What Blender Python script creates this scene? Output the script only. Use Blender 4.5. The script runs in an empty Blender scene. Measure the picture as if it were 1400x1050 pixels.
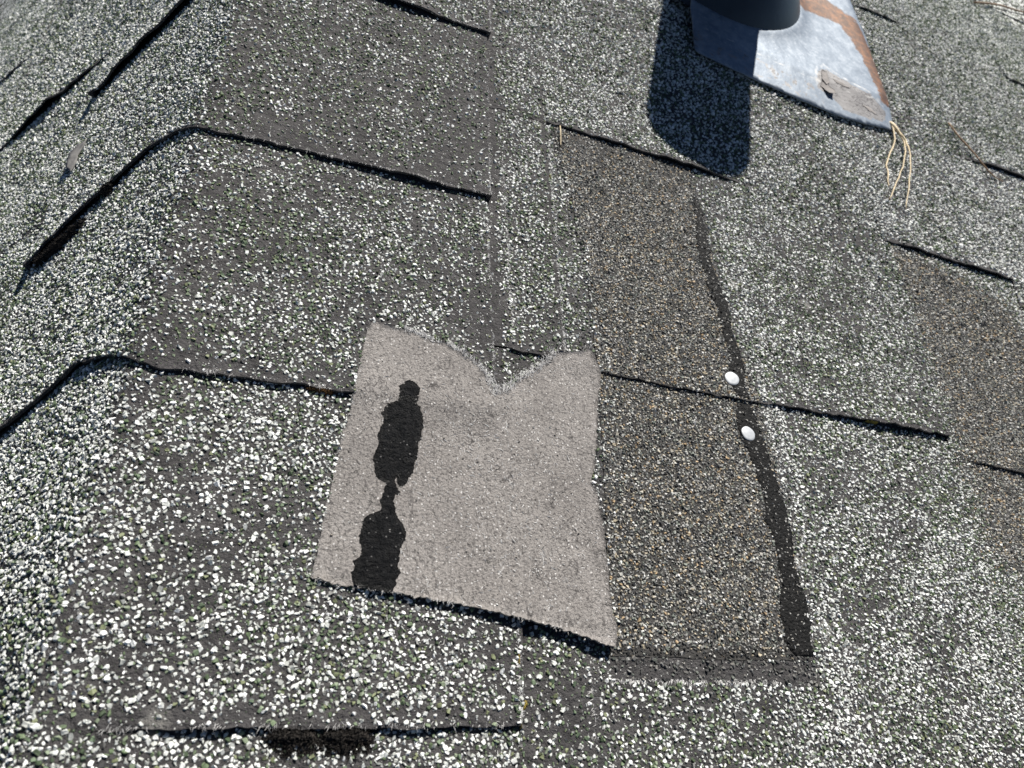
import bpy, math, numpy as np
from mathutils import Matrix, Vector
from mathutils.geometry import delaunay_2d_cdt

# ------------------------------------------------------------------ frame of the place
# roof coordinates (metres): s across the slope, v up the slope, n out of the right-hand roof plane
def nrm(a):
    a = np.array(a, float); return a/np.linalg.norm(a)
CU = np.array([0.93281712, 0.16243884, 0.32166108])      # roof axes seen in the camera's frame (x right, y down, z ahead)
CV = np.array([-0.03546666, -0.84691441, 0.5305451])
CN = np.array([0.35860053, -0.5063098, -0.78425509])
CAM_DIST = 0.42078146
UP = nrm((-.30, .30, .90))                                # plumb line in roof coordinates
_zx = nrm(np.array([1., 0, 0])-UP*UP[0]); _zy = np.cross(UP, _zx)
RW = np.array([_zx, _zy, UP])                             # roof -> world rotation
LIFT = np.array([0, 0, 3.0])                              # eaves height
M4 = Matrix([list(RW[i])+[LIFT[i]] for i in range(3)]+[[0, 0, 0, 1]])
cam_roof = -CAM_DIST*np.array([CU[2], CV[2], CN[2]])
C = bpy.context.scene.collection
scene = bpy.context.scene

# ------------------------------------------------------------------ camera
cam = bpy.data.cameras.new('camera'); camo = bpy.data.objects.new('camera', cam); C.objects.link(camo)
Rc = np.array([[CU[0], -CU[1], -CU[2]], [CV[0], -CV[1], -CV[2]], [CN[0], -CN[1], -CN[2]]])
Rcw = RW @ Rc; pw = RW @ cam_roof + LIFT
camo.matrix_world = Matrix([list(Rcw[i])+[pw[i]] for i in range(3)]+[[0, 0, 0, 1]])
cam.sensor_width = 36; cam.lens = 36*1000/1400; cam.clip_start = .01; cam.clip_end = 200
cam.dof.use_dof = True; cam.dof.focus_distance = .42; cam.dof.aperture_fstop = 15
scene.camera = camo

# ------------------------------------------------------------------ sun and sky
SUN_E = math.radians(44)
g = nrm((-.25, -.97))
d_roof = np.array([g[0]*math.cos(SUN_E), g[1]*math.cos(SUN_E), -math.sin(SUN_E)])   # the way the light travels
d_w = RW @ d_roof
sun = bpy.data.lights.new('sun', 'SUN'); suno = bpy.data.objects.new('sun', sun); C.objects.link(suno)
sun.energy = 5.0; sun.angle = math.radians(.5); sun.color = (1, .965, .905)
suno.rotation_euler = Vector(d_w).to_track_quat('-Z', 'Y').to_euler(); suno.location = (0, 0, 8)
world = bpy.data.worlds.new('World'); scene.world = world; world.use_nodes = True
wn = world.node_tree; wn.nodes.clear()
sky = wn.nodes.new('ShaderNodeTexSky'); sky.sky_type = 'NISHITA'; sky.sun_disc = False; sky.air_density = .45; sky.dust_density = .02; sky.ozone_density = 2.5; sky.altitude = 2500
sky.sun_elevation = math.asin(-d_w[2]); sky.sun_rotation = math.atan2(-d_w[0], -d_w[1])
bg = wn.nodes.new('ShaderNodeBackground'); bg.inputs['Strength'].default_value = .05
wo = wn.nodes.new('ShaderNodeOutputWorld')
wn.links.new(sky.outputs[0], bg.inputs[0]); wn.links.new(bg.outputs[0], wo.inputs[0])
scene.view_settings.view_transform = 'Standard'; scene.view_settings.look = 'None'
scene.view_settings.exposure = .72; scene.view_settings.gamma = 1
scene.view_settings.use_curve_mapping = False

# ------------------------------------------------------------------ noise and the folded roof surface
rng = np.random.default_rng(11)
def vnoise(x, y, sc, seed):
    x = np.asarray(x, float)/sc+seed*17.3; y = np.asarray(y, float)/sc+seed*5.7
    xi = np.floor(x); yi = np.floor(y); fx = x-xi; fy = y-yi
    def h(a, b):
        q = np.sin(a*127.1+b*311.7+seed*74.7)*43758.5453
        return q-np.floor(q)
    fx = fx*fx*(3-2*fx); fy = fy*fy*(3-2*fy)
    return (h(xi, yi)*(1-fx)+h(xi+1, yi)*fx)*(1-fy)+(h(xi, yi+1)*(1-fx)+h(xi+1, yi+1)*fx)*fy
def fbm(x, y, sc, seed, o=3):
    r = 0; a = .5; t = 0
    for i in range(o):
        r = r+a*vnoise(x, y, sc/2**i, seed+i*3); t += a; a *= .5
    return r/t
def sstep(a, b, x):
    t = np.clip((np.asarray(x, float)-a)/(b-a), 0, 1); return t*t*(3-2*t)

SF, RHO, TH = -0.1849, .016, math.radians(54)             # fold line of the hip, its rounding, its angle
def fold(s, v, h=0):
    s = np.asarray(s, float); v = np.asarray(v, float)+0*s; h = np.asarray(h, float)+0*s
    d = np.maximum(SF-s, 0); a = np.minimum(d, RHO*TH)/RHO; e = np.maximum(d-RHO*TH, 0)
    X = np.maximum(s, SF)-RHO*np.sin(a)-e*math.cos(TH)-h*np.sin(a)
    Z = -RHO*(1-np.cos(a))-e*math.sin(TH)+h*np.cos(a)
    return np.stack([X, v, Z], -1)
def frame(s):
    d = np.maximum(SF-np.asarray(s, float), 0); a = np.minimum(d, RHO*TH)/RHO; z = 0*a
    return np.stack([np.cos(a), z, np.sin(a)], -1), np.stack([z, z+1, z], -1), np.stack([-np.sin(a), z, np.cos(a)], -1)
def view(P):                                              # where a point falls in the view and how far it is (for level of detail)
    q = P-cam_roof
    x = q[:, 0]*CU[0]+q[:, 1]*CV[0]+q[:, 2]*CN[0]; y = q[:, 0]*CU[1]+q[:, 1]*CV[1]+q[:, 2]*CN[1]; z = q[:, 0]*CU[2]+q[:, 1]*CV[2]+q[:, 2]*CN[2]
    zz = np.maximum(z, .02)
    return x/zz, y/zz, z
def wave(s, v):
    return .0016*(fbm(s, v, .09, 3)-.5)+.0028*(fbm(s, v, .16, 8)-.5)*sstep(-.2, -.35, s)

# ------------------------------------------------------------------ materials
def mat(name):
    m = bpy.data.materials.new(name); m.use_nodes = True
    nt = m.node_tree; b = nt.nodes['Principled BSDF']
    return m, nt, b
def N(nt, t, **k):
    n = nt.nodes.new(t)
    for a, c in k.items():
        if a in n.inputs: n.inputs[a].default_value = c
        else: setattr(n, a, c)
    return n
def ramp(nt, stops, src):
    r = nt.nodes.new('ShaderNodeValToRGB'); e = r.color_ramp.elements
    while len(e) < len(stops): e.new(.5)
    for i, (p, c) in enumerate(stops):
        e[i].position = p; e[i].color = c if len(c) == 4 else (*c, 1)
    nt.links.new(src, r.inputs[0]); return r
def mixc(nt, fac, a, b):
    m = nt.nodes.new('ShaderNodeMix'); m.data_type = 'RGBA'
    if hasattr(fac, 'node'): nt.links.new(fac, m.inputs[0])
    else: m.inputs[0].default_value = fac
    for i, c in ((6, a), (7, b)):
        if hasattr(c, 'node'): nt.links.new(c, m.inputs[i])
        else: m.inputs[i].default_value = (*c, 1)
    return m.outputs[2]
def objco(nt): return nt.nodes.new('ShaderNodeTexCoord').outputs['Object']
def noise(nt, co, sc, det=3, rough=.55):
    n = N(nt, 'ShaderNodeTexNoise', Scale=sc, Detail=det, Roughness=rough); nt.links.new(co, n.inputs['Vector']); return n.outputs['Fac']
def voro(nt, co, sc):
    n = N(nt, 'ShaderNodeTexVoronoi', Scale=sc); nt.links.new(co, n.inputs['Vector']); return n
def bump(nt, b, h, st, dist):
    n = N(nt, 'ShaderNodeBump', Strength=st, Distance=dist); nt.links.new(h, n.inputs['Height']); nt.links.new(n.outputs[0], b.inputs['Normal'])
def attr(nt, name):
    a = nt.nodes.new('ShaderNodeAttribute'); a.attribute_name = name; return a

def asphalt_mat(name, dark=(.033, .031, .0315), lite=(.066, .0625, .063), spots=True, grit=(.62, .63, .60), far_mix=((.03, .03, .03), (.10, .12, .08), (.72, .73, .70))):
    m, nt, b = mat(name); co = objco(nt)
    c = ramp(nt, [(.3, dark), (.7, lite)], noise(nt, co, 120, 4)).outputs[0]
    c = mixc(nt, ramp(nt, [(.45, (0, 0, 0)), (.75, (.55, .55, .55))], noise(nt, co, 28, 3)).outputs[0], c, (.088, .083, .083))
    vg = voro(nt, co, 750)                                   # embedded fines
    k = ramp(nt, [(0, (1, 1, 1)), (.22, (1, 1, 1)), (.3, (0, 0, 0))], vg.outputs['Distance']).outputs[0]
    sel = nt.nodes.new('ShaderNodeSeparateColor'); nt.links.new(vg.outputs['Color'], sel.inputs[0])
    k2 = ramp(nt, [(.84, (0, 0, 0)), (.9, (.8, .8, .8))], sel.outputs[0]).outputs[0]
    mm = N(nt, 'ShaderNodeMath', operation='MULTIPLY'); nt.links.new(k, mm.inputs[0]); nt.links.new(k2, mm.inputs[1])
    c = mixc(nt, mm.outputs[0], c, grit)
    if spots:                                                # pale crusts of lichen
        vs = voro(nt, co, 24); w = noise(nt, co, 400, 3)
        a = N(nt, 'ShaderNodeMath', operation='MULTIPLY_ADD'); nt.links.new(w, a.inputs[0]); a.inputs[1].default_value = .16; nt.links.new(vs.outputs['Distance'], a.inputs[2])
        r1 = ramp(nt, [(.15, (.75, .75, .75)), (.24, (0, 0, 0))], a.outputs[0]).outputs[0]
        s2 = nt.nodes.new('ShaderNodeSeparateColor'); nt.links.new(vs.outputs['Color'], s2.inputs[0])
        r2 = ramp(nt, [(.66, (0, 0, 0)), (.70, (1, 1, 1))], s2.outputs[1]).outputs[0]
        q = N(nt, 'ShaderNodeMath', operation='MULTIPLY'); nt.links.new(r1, q.inputs[0]); nt.links.new(r2, q.inputs[1])
        c = mixc(nt, q.outputs[0], c, (.27, .26, .24))
    # granules too far away to be built take over here
    vf = voro(nt, co, 330); s3 = nt.nodes.new('ShaderNodeSeparateColor'); nt.links.new(vf.outputs['Color'], s3.inputs[0])
    fr = ramp(nt, [(.0, far_mix[0]), (.40, far_mix[0]), (.41, far_mix[1]), (.62, far_mix[1]), (.63, far_mix[2])], s3.outputs[0]); fr.color_ramp.interpolation = 'CONSTANT'
    c = mixc(nt, attr(nt, 'far').outputs['Fac'], c, fr.outputs[0])
    nt.links.new(c, b.inputs['Base Color']); b.inputs['Roughness'].default_value = .85; b.inputs['Specular IOR Level'].default_value = .25
    hh = N(nt, 'ShaderNodeMath', operation='MULTIPLY_ADD'); nt.links.new(noise(nt, co, 700, 3, .7), hh.inputs[0]); hh.inputs[1].default_value = .6
    nt.links.new(noise(nt, co, 220, 3), hh.inputs[2]); bump(nt, b, hh.outputs[0], 1.0, .0026)
    return m
M_ASPH = asphalt_mat('weathered_asphalt')
M_BROWN = asphalt_mat('brown_asphalt', (.030, .0285, .027), (.060, .057, .053), False, (.30, .24, .16), ((.016, .015, .014), (.07, .055, .04), (.22, .18, .12)))
M_DECK = asphalt_mat('roof_underlay', (.012, .012, .012), (.03, .03, .03), False)
m, nt, b = mat('granule'); M_GRAN = m
co = objco(nt); cc = mixc(nt, ramp(nt, [(.3, (0, 0, 0)), (.75, (.14, .14, .14))], noise(nt, co, 900, 2)).outputs[0], attr(nt, 'Col').outputs['Color'], (.12, .12, .11))
nt.links.new(cc, b.inputs['Base Color']); b.inputs['Roughness'].default_value = .6; b.inputs['Specular IOR Level'].default_value = .35
bump(nt, b, noise(nt, co, 1500, 2), .5, .0004)

m, nt, b = mat('felt_back'); M_FELT = m                       # the sandy underside of the patch
co = objco(nt)
c = ramp(nt, [(.3, (.240, .220, .205)), (.7, (.340, .315, .295))], noise(nt, co, 22, 4)).outputs[0]
c = mixc(nt, ramp(nt, [(.35, (1, 1, 1)), (.52, (0, 0, 0))], noise(nt, co, 620, 4, .75)).outputs[0], c, (.085, .077, .072))
vg = voro(nt, co, 640); sl = nt.nodes.new('ShaderNodeSeparateColor'); nt.links.new(vg.outputs['Color'], sl.inputs[0])
vk = N(nt, 'ShaderNodeTexVoronoi', Scale=95, feature='DISTANCE_TO_EDGE'); wv_ = nt.nodes.new('ShaderNodeTexNoise'); wv_.inputs['Scale'].default_value = 160; nt.links.new(co, wv_.inputs['Vector'])
vm = N(nt, 'ShaderNodeVectorMath', operation='MULTIPLY_ADD'); nt.links.new(wv_.outputs['Color'], vm.inputs[0]); vm.inputs[1].default_value = (.012, .012, .012); nt.links.new(co, vm.inputs[2]); nt.links.new(vm.outputs[0], vk.inputs['Vector'])
ck = N(nt, 'ShaderNodeMath', operation='MULTIPLY'); nt.links.new(ramp(nt, [(.010, (1, 1, 1)), (.045, (0, 0, 0))], vk.outputs['Distance']).outputs[0], ck.inputs[0]); nt.links.new(ramp(nt, [(.52, (0, 0, 0)), (.62, (.9, .9, .9))], noise(nt, co, 75, 3, .6)).outputs[0], ck.inputs[1])
c = mixc(nt, ck.outputs[0], c, (.05, .045, .042))
q = N(nt, 'ShaderNodeMath', operation='MULTIPLY'); nt.links.new(ramp(nt, [(.80, (0, 0, 0)), (.86, (1, 1, 1))], sl.outputs[0]).outputs[0], q.inputs[0]); nt.links.new(ramp(nt, [(.2, (1, 1, 1)), (.36, (0, 0, 0))], vg.outputs['Distance']).outputs[0], q.inputs[1])
c = mixc(nt, q.outputs[0], c, (.62, .60, .58))
sc = N(nt, 'ShaderNodeMapping'); sc.inputs['Scale'].default_value = (1, .25, 1); nt.links.new(co, sc.inputs[0])
c = mixc(nt, ramp(nt, [(.60, (0, 0, 0)), (.68, (.75, .75, .75))], noise(nt, sc.outputs[0], 260, 4, .75)).outputs[0], c, (.10, .09, .085))
nt.links.new(c, b.inputs['Base Color']); b.inputs['Roughness'].default_value = .8
hh = N(nt, 'ShaderNodeMath', operation='ADD'); nt.links.new(noise(nt, co, 900, 4, .7), hh.inputs[0]); nt.links.new(noise(nt, sc.outputs[0], 260, 4, .75), hh.inputs[1])
bump(nt, b, hh.outputs[0], 1.0, .0016)

m, nt, b = mat('roof_tar'); M_TAR = m
co = objco(nt); c = ramp(nt, [(.35, (.004, .004, .0042)), (.7, (.016, .0155, .0155))], noise(nt, co, 300, 4)).outputs[0]
vg = voro(nt, co, 620); sl = nt.nodes.new('ShaderNodeSeparateColor'); nt.links.new(vg.outputs['Color'], sl.inputs[0])
q = N(nt, 'ShaderNodeMath', operation='MULTIPLY'); nt.links.new(ramp(nt, [(.86, (0, 0, 0)), (.92, (.7, .7, .7))], sl.outputs[0]).outputs[0], q.inputs[0]); nt.links.new(ramp(nt, [(.16, (1, 1, 1)), (.32, (0, 0, 0))], vg.outputs['Distance']).outputs[0], q.inputs[1])
nt.links.new(mixc(nt, q.outputs[0], c, (.34, .33, .32)), b.inputs['Base Color'])
b.inputs['Roughness'].default_value = .38; b.inputs['Specular IOR Level'].default_value = .22
bump(nt, b, noise(nt, co, 420, 4, .7), 1.0, .0050)

m, nt, b = mat('sealant'); M_SEAL = m
co = objco(nt); nt.links.new(ramp(nt, [(.3, (.004, .0039, .0038)), (.7, (.013, .0125, .012))], noise(nt, co, 350, 4)).outputs[0], b.inputs['Base Color'])
b.inputs['Roughness'].default_value = .7; b.inputs['Specular IOR Level'].default_value = .15; bump(nt, b, noise(nt, co, 500, 4), 1.0, .0022)

def plain(name, col, rough=.7, metal=0, var=.35, sc=60, bst=.4, bd=.001, bs=300):
    m, nt, b = mat(name); co = objco(nt)
    lo = tuple(x*(1-var) for x in col); hi = tuple(min(1, x*(1+var)) for x in col)
    nt.links.new(ramp(nt, [(.3, lo), (.7, hi)], noise(nt, co, sc, 4)).outputs[0], b.inputs['Base Color'])
    b.inputs['Roughness'].default_value = rough; b.inputs['Metallic'].default_value = metal
    bump(nt, b, noise(nt, co, bs, 3), bst, bd); return m
M_NAIL = plain('galvanised_nail', (.42, .435, .45), .55, .25, .14, 300, .05, .0002, 600)
M_NEEDLE = plain('dry_needle', (.56, .45, .28), .6, 0, .2, 120)
M_TWIG = plain('brown_needle', (.20, .12, .06), .7, 0, .3, 120)
M_MOSS = plain('dark_moss', (.017, .0135, .011), .95, 0, .5, 200)
M_MOSS2 = plain('rusty_moss', (.13, .065, .02), .95, 0, .5, 200)
M_LICH = plain('yellow_lichen', (.20, .15, .025), .9, 0, .35, 200)
M_FIBRE = plain('glass_fibre', (.52, .51, .50), .7, 0, .2, 200)
M_PIPE = plain('dark_pipe', (.014, .020, .026), .36, 0, .25, 40, .2, .0006, 200)
M_FLAKE = plain('grey_flake', (.15, .145, .14), .85, 0, .25, 200)
M_PAINT = plain('paint_flake', (.20, .182, .172), .8, 0, .25, 90)

m, nt, b = mat('weathered_galvanised'); M_GALV = m            # zinc with rust and peeling grey paint, drawn from attributes on the sheet
co = objco(nt)
c = ramp(nt, [(.25, (.115, .145, .185)), (.5, (.19, .225, .27)), (.75, (.31, .345, .385))], noise(nt, co, 70, 5, .65)).outputs[0]
c = mixc(nt, ramp(nt, [(.55, (0, 0, 0)), (.68, (.5, .5, .5))], noise(nt, co, 260, 4, .7)).outputs[0], c, (.42, .45, .48))
def masked(a, wsc, wamp, lo, hi):
    w = N(nt, 'ShaderNodeMath', operation='MULTIPLY_ADD'); nt.links.new(noise(nt, co, wsc, 4, .65), w.inputs[0]); w.inputs[1].default_value = wamp
    nt.links.new(attr(nt, a).outputs['Fac'], w.inputs[2]); return ramp(nt, [(lo, (0, 0, 0)), (hi, (1, 1, 1))], w.outputs[0]).outputs[0]
peel = masked('peel', 130, .5, .70, .74)
c = mixc(nt, peel, c, ramp(nt, [(.3, (.17, .162, .16)), (.7, (.27, .26, .255))], noise(nt, co, 60)).outputs[0])
mp = N(nt, 'ShaderNodeMapping'); mp.inputs['Scale'].default_value = (.22, 1, 1); mp.inputs['Rotation'].default_value = (0, 0, .12); nt.links.new(co, mp.inputs[0])
vc = N(nt, 'ShaderNodeTexVoronoi', Scale=140, feature='DISTANCE_TO_EDGE'); wq = nt.nodes.new('ShaderNodeTexNoise'); wq.inputs['Scale'].default_value = 120; wq.inputs['Detail'].default_value = 4; nt.links.new(co, wq.inputs['Vector'])
wm = N(nt, 'ShaderNodeVectorMath', operation='MULTIPLY_ADD'); nt.links.new(wq.outputs['Color'], wm.inputs[0]); wm.inputs[1].default_value = (.012, .012, .012); nt.links.new(mp.outputs[0], wm.inputs[2]); nt.links.new(wm.outputs[0], vc.inputs['Vector'])
crk = N(nt, 'ShaderNodeMath', operation='MULTIPLY'); nt.links.new(ramp(nt, [(.012, (.8, .8, .8)), (.04, (0, 0, 0))], vc.outputs['Distance']).outputs[0], crk.inputs[0]); nt.links.new(peel, crk.inputs[1])
c = mixc(nt, crk.outputs[0], c, (.035, .03, .03))
c = mixc(nt, masked('halo', 150, .5, .62, .9), c, (.55, .54, .52))
rustc = ramp(nt, [(.3, (.060, .036, .024)), (.5, (.13, .066, .034)), (.75, (.30, .135, .055))], noise(nt, co, 130, 5, .7)).outputs[0]
c = mixc(nt, masked('rust', 75, 1.1, .78, .92), c, rustc)
c = mixc(nt, masked('tan', 90, 1.0, 1.0, 1.35), c, (.34, .20, .10))
nt.links.new(c, b.inputs['Base Color']); b.inputs['Metallic'].default_value = .3; b.inputs['Roughness'].default_value = .5
bump(nt, b, noise(nt, co, 200, 4), .25, .0008)

# ------------------------------------------------------------------ object helpers
def mesh_obj(name, V, F, mats, parent=None, base=None, smooth=False, cols=None, fattr=None):
    """V in roof coordinates. With a parent the mesh sits in the parent's frame; else at `base` with the roof's rotation."""
    V = np.asarray(V, float)
    me = bpy.data.meshes.new(name)
    if isinstance(F, np.ndarray):
        me.vertices.add(len(V)); me.loops.add(F.size); me.polygons.add(len(F))
    off = np.array(parent['_b']) if (parent is not None and '_b' in parent) else (np.array(base) if base is not None else np.zeros(3))
    if isinstance(F, np.ndarray):
        me.vertices.foreach_set('co', (V-off).astype(np.float32).ravel())
        me.loops.foreach_set('vertex_index', F.astype(np.int32).ravel())
        k = F.shape[1]
        me.polygons.foreach_set('loop_start', np.arange(0, F.size, k, dtype=np.int32)); me.polygons.foreach_set('loop_total', np.full(len(F), k, np.int32))
        me.update(calc_edges=True); me.validate()
    else:
        me.from_pydata((V-off).tolist(), [], [list(map(int, f)) for f in F]); me.update()
    if smooth: me.shade_smooth()
    else: me.shade_flat()
    for q in (mats if isinstance(mats, (list, tuple)) else [mats]): me.materials.append(q)
    if cols is not None:
        a = me.color_attributes.new('Col', 'FLOAT_COLOR', 'POINT')
        a.data.foreach_set('color', np.concatenate([cols, np.ones((len(cols), 1))], 1).astype(np.float32).ravel())
    for k2, arr in (fattr or {}).items():
        a = me.attributes.new(k2, 'FLOAT', 'POINT'); a.data.foreach_set('value', np.asarray(arr, np.float32))
    o = bpy.data.objects.new(name, me); C.objects.link(o); o['_b'] = [float(x) for x in off]
    if parent is not None: o.parent = parent
    else: o.matrix_world = M4 @ Matrix.Translation(Vector(off))
    return o
def tag(o, label=None, cat=None, group=None, kind=None):
    for k, x in (('label', label), ('category', cat), ('group', group), ('kind', kind)):
        if x: o[k] = x
    return o
def thing(name, base, label, cat, group=None):
    o = bpy.data.objects.new(name, None); C.objects.link(o); o['_b'] = [float(x) for x in base]
    o.empty_display_size = .02; o.matrix_world = M4 @ Matrix.Translation(Vector(base)); return tag(o, label, cat, group)

def tube(P, r, k=6):
    P = np.asarray(P, float); n = len(P); r = np.broadcast_to(r, n)
    V = []; F = []
    for i in range(n):
        t = nrm(P[min(i+1, n-1)]-P[max(i-1, 0)]); a = np.array([0, 0, 1.]) if abs(t[2]) < .9 else np.array([1., 0, 0])
        e1 = nrm(np.cross(t, a)); e2 = np.cross(t, e1)
        for j in range(k):
            w = 2*math.pi*j/k; V.append(P[i]+r[i]*(math.cos(w)*e1+math.sin(w)*e2))
    for i in range(n-1):
        for j in range(k): F.append((i*k+j, i*k+(j+1) % k, (i+1)*k+(j+1) % k, (i+1)*k+j))
    F.append(tuple(range(k))[::-1]); F.append(tuple(range((n-1)*k, n*k)))
    return V, F
def smooth_path(pts, n):
    P = np.asarray(pts, float); t = np.linspace(0, len(P)-1, n); i = np.clip(t.astype(int), 0, len(P)-2); f = (t-i)[:, None]
    p0 = P[np.maximum(i-1, 0)]; p1 = P[i]; p2 = P[i+1]; p3 = P[np.minimum(i+2, len(P)-1)]
    return .5*(2*p1+(p2-p0)*f+(2*p0-5*p1+4*p2-p3)*f**2+(3*p1-p0-3*p2+p3)*f**3)
def ipl(tab):
    a = np.array(tab, float) if not np.isscalar(tab) else None
    if a is None: return lambda x: np.zeros_like(np.asarray(x, float))+tab
    o = np.argsort(a[:, 0]); xs, ys = a[o, 0], a[o, 1]; return lambda x: np.interp(x, xs, ys)
def in_poly(s, v, poly):
    s = np.asarray(s); v = np.asarray(v); r = np.zeros(s.shape, bool); j = len(poly)-1
    for i in range(len(poly)):
        (xi, yi), (xj, yj) = poly[i], poly[j]
        if yi != yj: r ^= ((yi > v) != (yj > v)) & (s < (xj-xi)*(v-yi)/(yj-yi)+xi)
        j = i
    return r
def poly_dist(s, v, poly, closed=True):
    P = np.array(poly); Q = np.roll(P, -1, 0) if closed else P[1:]; P = P if closed else P[:-1]
    d = np.full(np.shape(s), 1e9)
    for a, b_ in zip(P, Q):
        e = b_-a; t = np.clip(((s-a[0])*e[0]+(v-a[1])*e[1])/max(e@e, 1e-12), 0, 1)
        d = np.minimum(d, np.hypot(s-a[0]-t*e[0], v-a[1]-t*e[1]))
    return d
def resample(poly, step, jit=0, seed=0):
    P = np.array(list(poly)+[poly[0]]); out = []; r = np.random.default_rng(seed)
    for a, b_ in zip(P[:-1], P[1:]):
        n = max(1, int(round(np.linalg.norm(b_-a)/step)))
        for i in range(n): out.append(a+(b_-a)*i/n+r.normal(0, jit, 2))
    return np.array(out)
def cdt(poly, step, seed=0):
    """poly (already fine) filled with a jittered grid: points, triangles, number of rim points."""
    r = np.random.default_rng(seed); lo = poly.min(0); hi = poly.max(0)
    G = np.stack(np.meshgrid(np.arange(lo[0], hi[0], step), np.arange(lo[1], hi[1], step)), -1).reshape(-1, 2)
    G = G+r.uniform(-.25, .25, G.shape)*step
    pl = [tuple(p) for p in poly]
    k = in_poly(G[:, 0], G[:, 1], pl); G = G[k]; G = G[poly_dist(G[:, 0], G[:, 1], pl) > step*.4]
    n = len(poly); pts = np.concatenate([poly, G])
    vo, eo, fo, *_ = delaunay_2d_cdt([Vector(p) for p in pts*100], [(i, (i+1) % n) for i in range(n)], [], 1, 1e-7)
    return np.array([[p[0], p[1]] for p in vo])/100, [list(f) for f in fo], n
def slab(poly2, tris, nrim, top, thick, drop):
    """a sheet with depth: top surface heights `top`, rim closed down by `thick`, underside."""
    P = poly2; n = len(P)
    T = fold(P[:, 0], P[:, 1], top); B = fold(P[:, 0], P[:, 1], top-thick)
    V = np.concatenate([T, B]); F = [tuple(t) for t in tris]+[tuple(i+n for i in t[::-1]) for t in tris]
    for i in range(nrim): j = (i+1) % nrim; F.append((i, i+n, j+n, j))
    return V, F

# ------------------------------------------------------------------ the shingles: where each one lies
PIECES = []
class Piece:
    def __init__(p, sl, sr, vb, L, t, base, thick=.0022, kind='white', cov=.7, white=.6, lift=None, bare=.004, name='shingle', label=None, size=1., edge_noise=.0013, seed=0, full=None):
        p.sl, p.sr, p.vb = ipl(sl), ipl(sr), ipl(vb); p.sr_, p.sl_ = sr, sl
        p.L, p.t, p.base, p.thick = L, t, base, thick
        p.kind, p.cov, p.white, p.bare, p.name, p.label, p.size = kind, cov, white, bare, name, label, size
        p.lift = ipl(lift) if lift is not None else (lambda s: 0*np.asarray(s, float)); p.en = edge_noise; p.seed = len(PIECES)+1; p.full = full; p.closed = False
        PIECES.append(p)
    def h(p, s, v, wv=None):
        q = np.asarray(v)-p.vb(s)
        return p.base-.004+p.t*np.clip((p.L-q)/p.L, -.2, 1.05)+p.lift(s)*np.where(p.lift(s) > 0, .25+1.4*fbm(s, 0*s, .024, p.seed, 2), 1)*np.exp(-np.clip(q, 0, 1)/.022)+(wave(s, v) if wv is None else wv)
    def inside(p, s, v):
        q = v-p.vb(s); return (s > p.sl(v)) & (s < p.sr(v)) & (q > 0) & (q < p.L)
RT = .0018
def main(sl, sr, vb, L=.262, **k):
    return Piece(sl, sr, vb, L, RT, .0008, thick=.0014, **k)

CAP_SH = [(-.42, -.030), (-.363, -.0225), (-.30, -.0005), (-.2416, .016), (-.2127, .010), (-.19, -.0005), (-.1825, -.003), (-.155, -.001), (-.1133, 0), (0, .0015)]
CAPL = [(-.4, -.372), (-.25, -.366), (-.1, -.372), (.03, -.364), (.124, -.363), (.2, -.374), (.31, -.3755), (.45, -.374), (.6, -.376), (1.0, -.373)]
def cap(v0, sr, lift, cov, white, bare, L=.205):
    return Piece(CAPL, sr, [(s, v0-.0025+q) for s, q in CAP_SH], L, .0024, .0034, thick=.0017, name='cap_shingle', lift=lift, cov=cov, white=white, bare=bare, seed=1)

# -- left slope, main courses (tab joints staggered from course to course)
def lrow(k):
    v0 = .385+.2125*k
    for i, (a, c) in enumerate([(-.62, -.33), (-.86, -.625), (-1.16, -.865), (-1.46, -1.165), (-1.78, -1.465)]):
        o = .05*((k*7+i*3) % 3-1) if i else 0
        lf = [(a, -.0008), ((a+c)/2-.03, .0030), ((a+c)/2+.04, .0020), (c, -.0012)] if (k+i) % 2 == 0 else [(a, -.001), (c, -.001)]
        if k == 0 and i == 0: lf = [(-.56, .0005), (-.54, .0040), (-.48, .0050), (-.43, .003), (-.41, 0)]
        main(a+(o if i > 1 else 0), c+(.05*((k*7+(i-1)*3) % 3-1) if i > 1 else 0), v0, L=.26, cov=.80, white=.62, lift=lf, size=.92)
for k in (-4, -3, -2, -1, 0, 1, 2, 3, 4, 5, 6): lrow(k)
# -- right slope, first column beside the hip cap
COL1R = [(-.5, .350), (-.25, .335), (-.0717, .3369), (.0204, .352), (.172, .3715), (.2251, .3715), (.5, .375)]
main(-.05, .036, -.42, L=.262, cov=.42, white=.5)
main(.037, [(-.5, .35), (-.2, .335)], -.40, L=.262, cov=.85, white=.72)
main(-.05, [(-.4, .0335), (-.1, .0345), (.1, .0355)], -.212, L=.262, cov=.66, white=.55)
T2 = main([(-.4, .0325), (-.1, .0335), (.1, .0352)], COL1R, -.215, L=.262, cov=.78, white=.68)
STRIP = main(-.05, [(.0, .0352), (.1, .0362), (.3, .0385), (.6, .0400)], .0255, L=.262, cov=.58, white=.62, lift=[(0, .0003), (.03, .0005)])
T1 = main([(0, .0350), (.1, .0358), (.3, .0380)], COL1R, .0213, L=.262, cov=.70, white=.58,
          lift=[(.04, 0), (.185, .0002), (.20, .0014), (.27, .0032), (.33, .0036), (.35, .0026)])
main(-.05, .0395, .247, L=.262, cov=.62, white=.62, lift=-.0011)
RT0 = main(.0390, COL1R, [(.04, .2475), (.12, .2447), (.2, .2455), (.37, .247)], L=.262, cov=.84, white=.68,
           lift=[(.04, .0002), (.07, .0020), (.14, .0034), (.18, .0030), (.205, .0006), (.22, -.0016), (.37, -.0016)])
main(-.05, .0405, .466, L=.262, cov=.62, white=.62, lift=-.0011)
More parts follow.
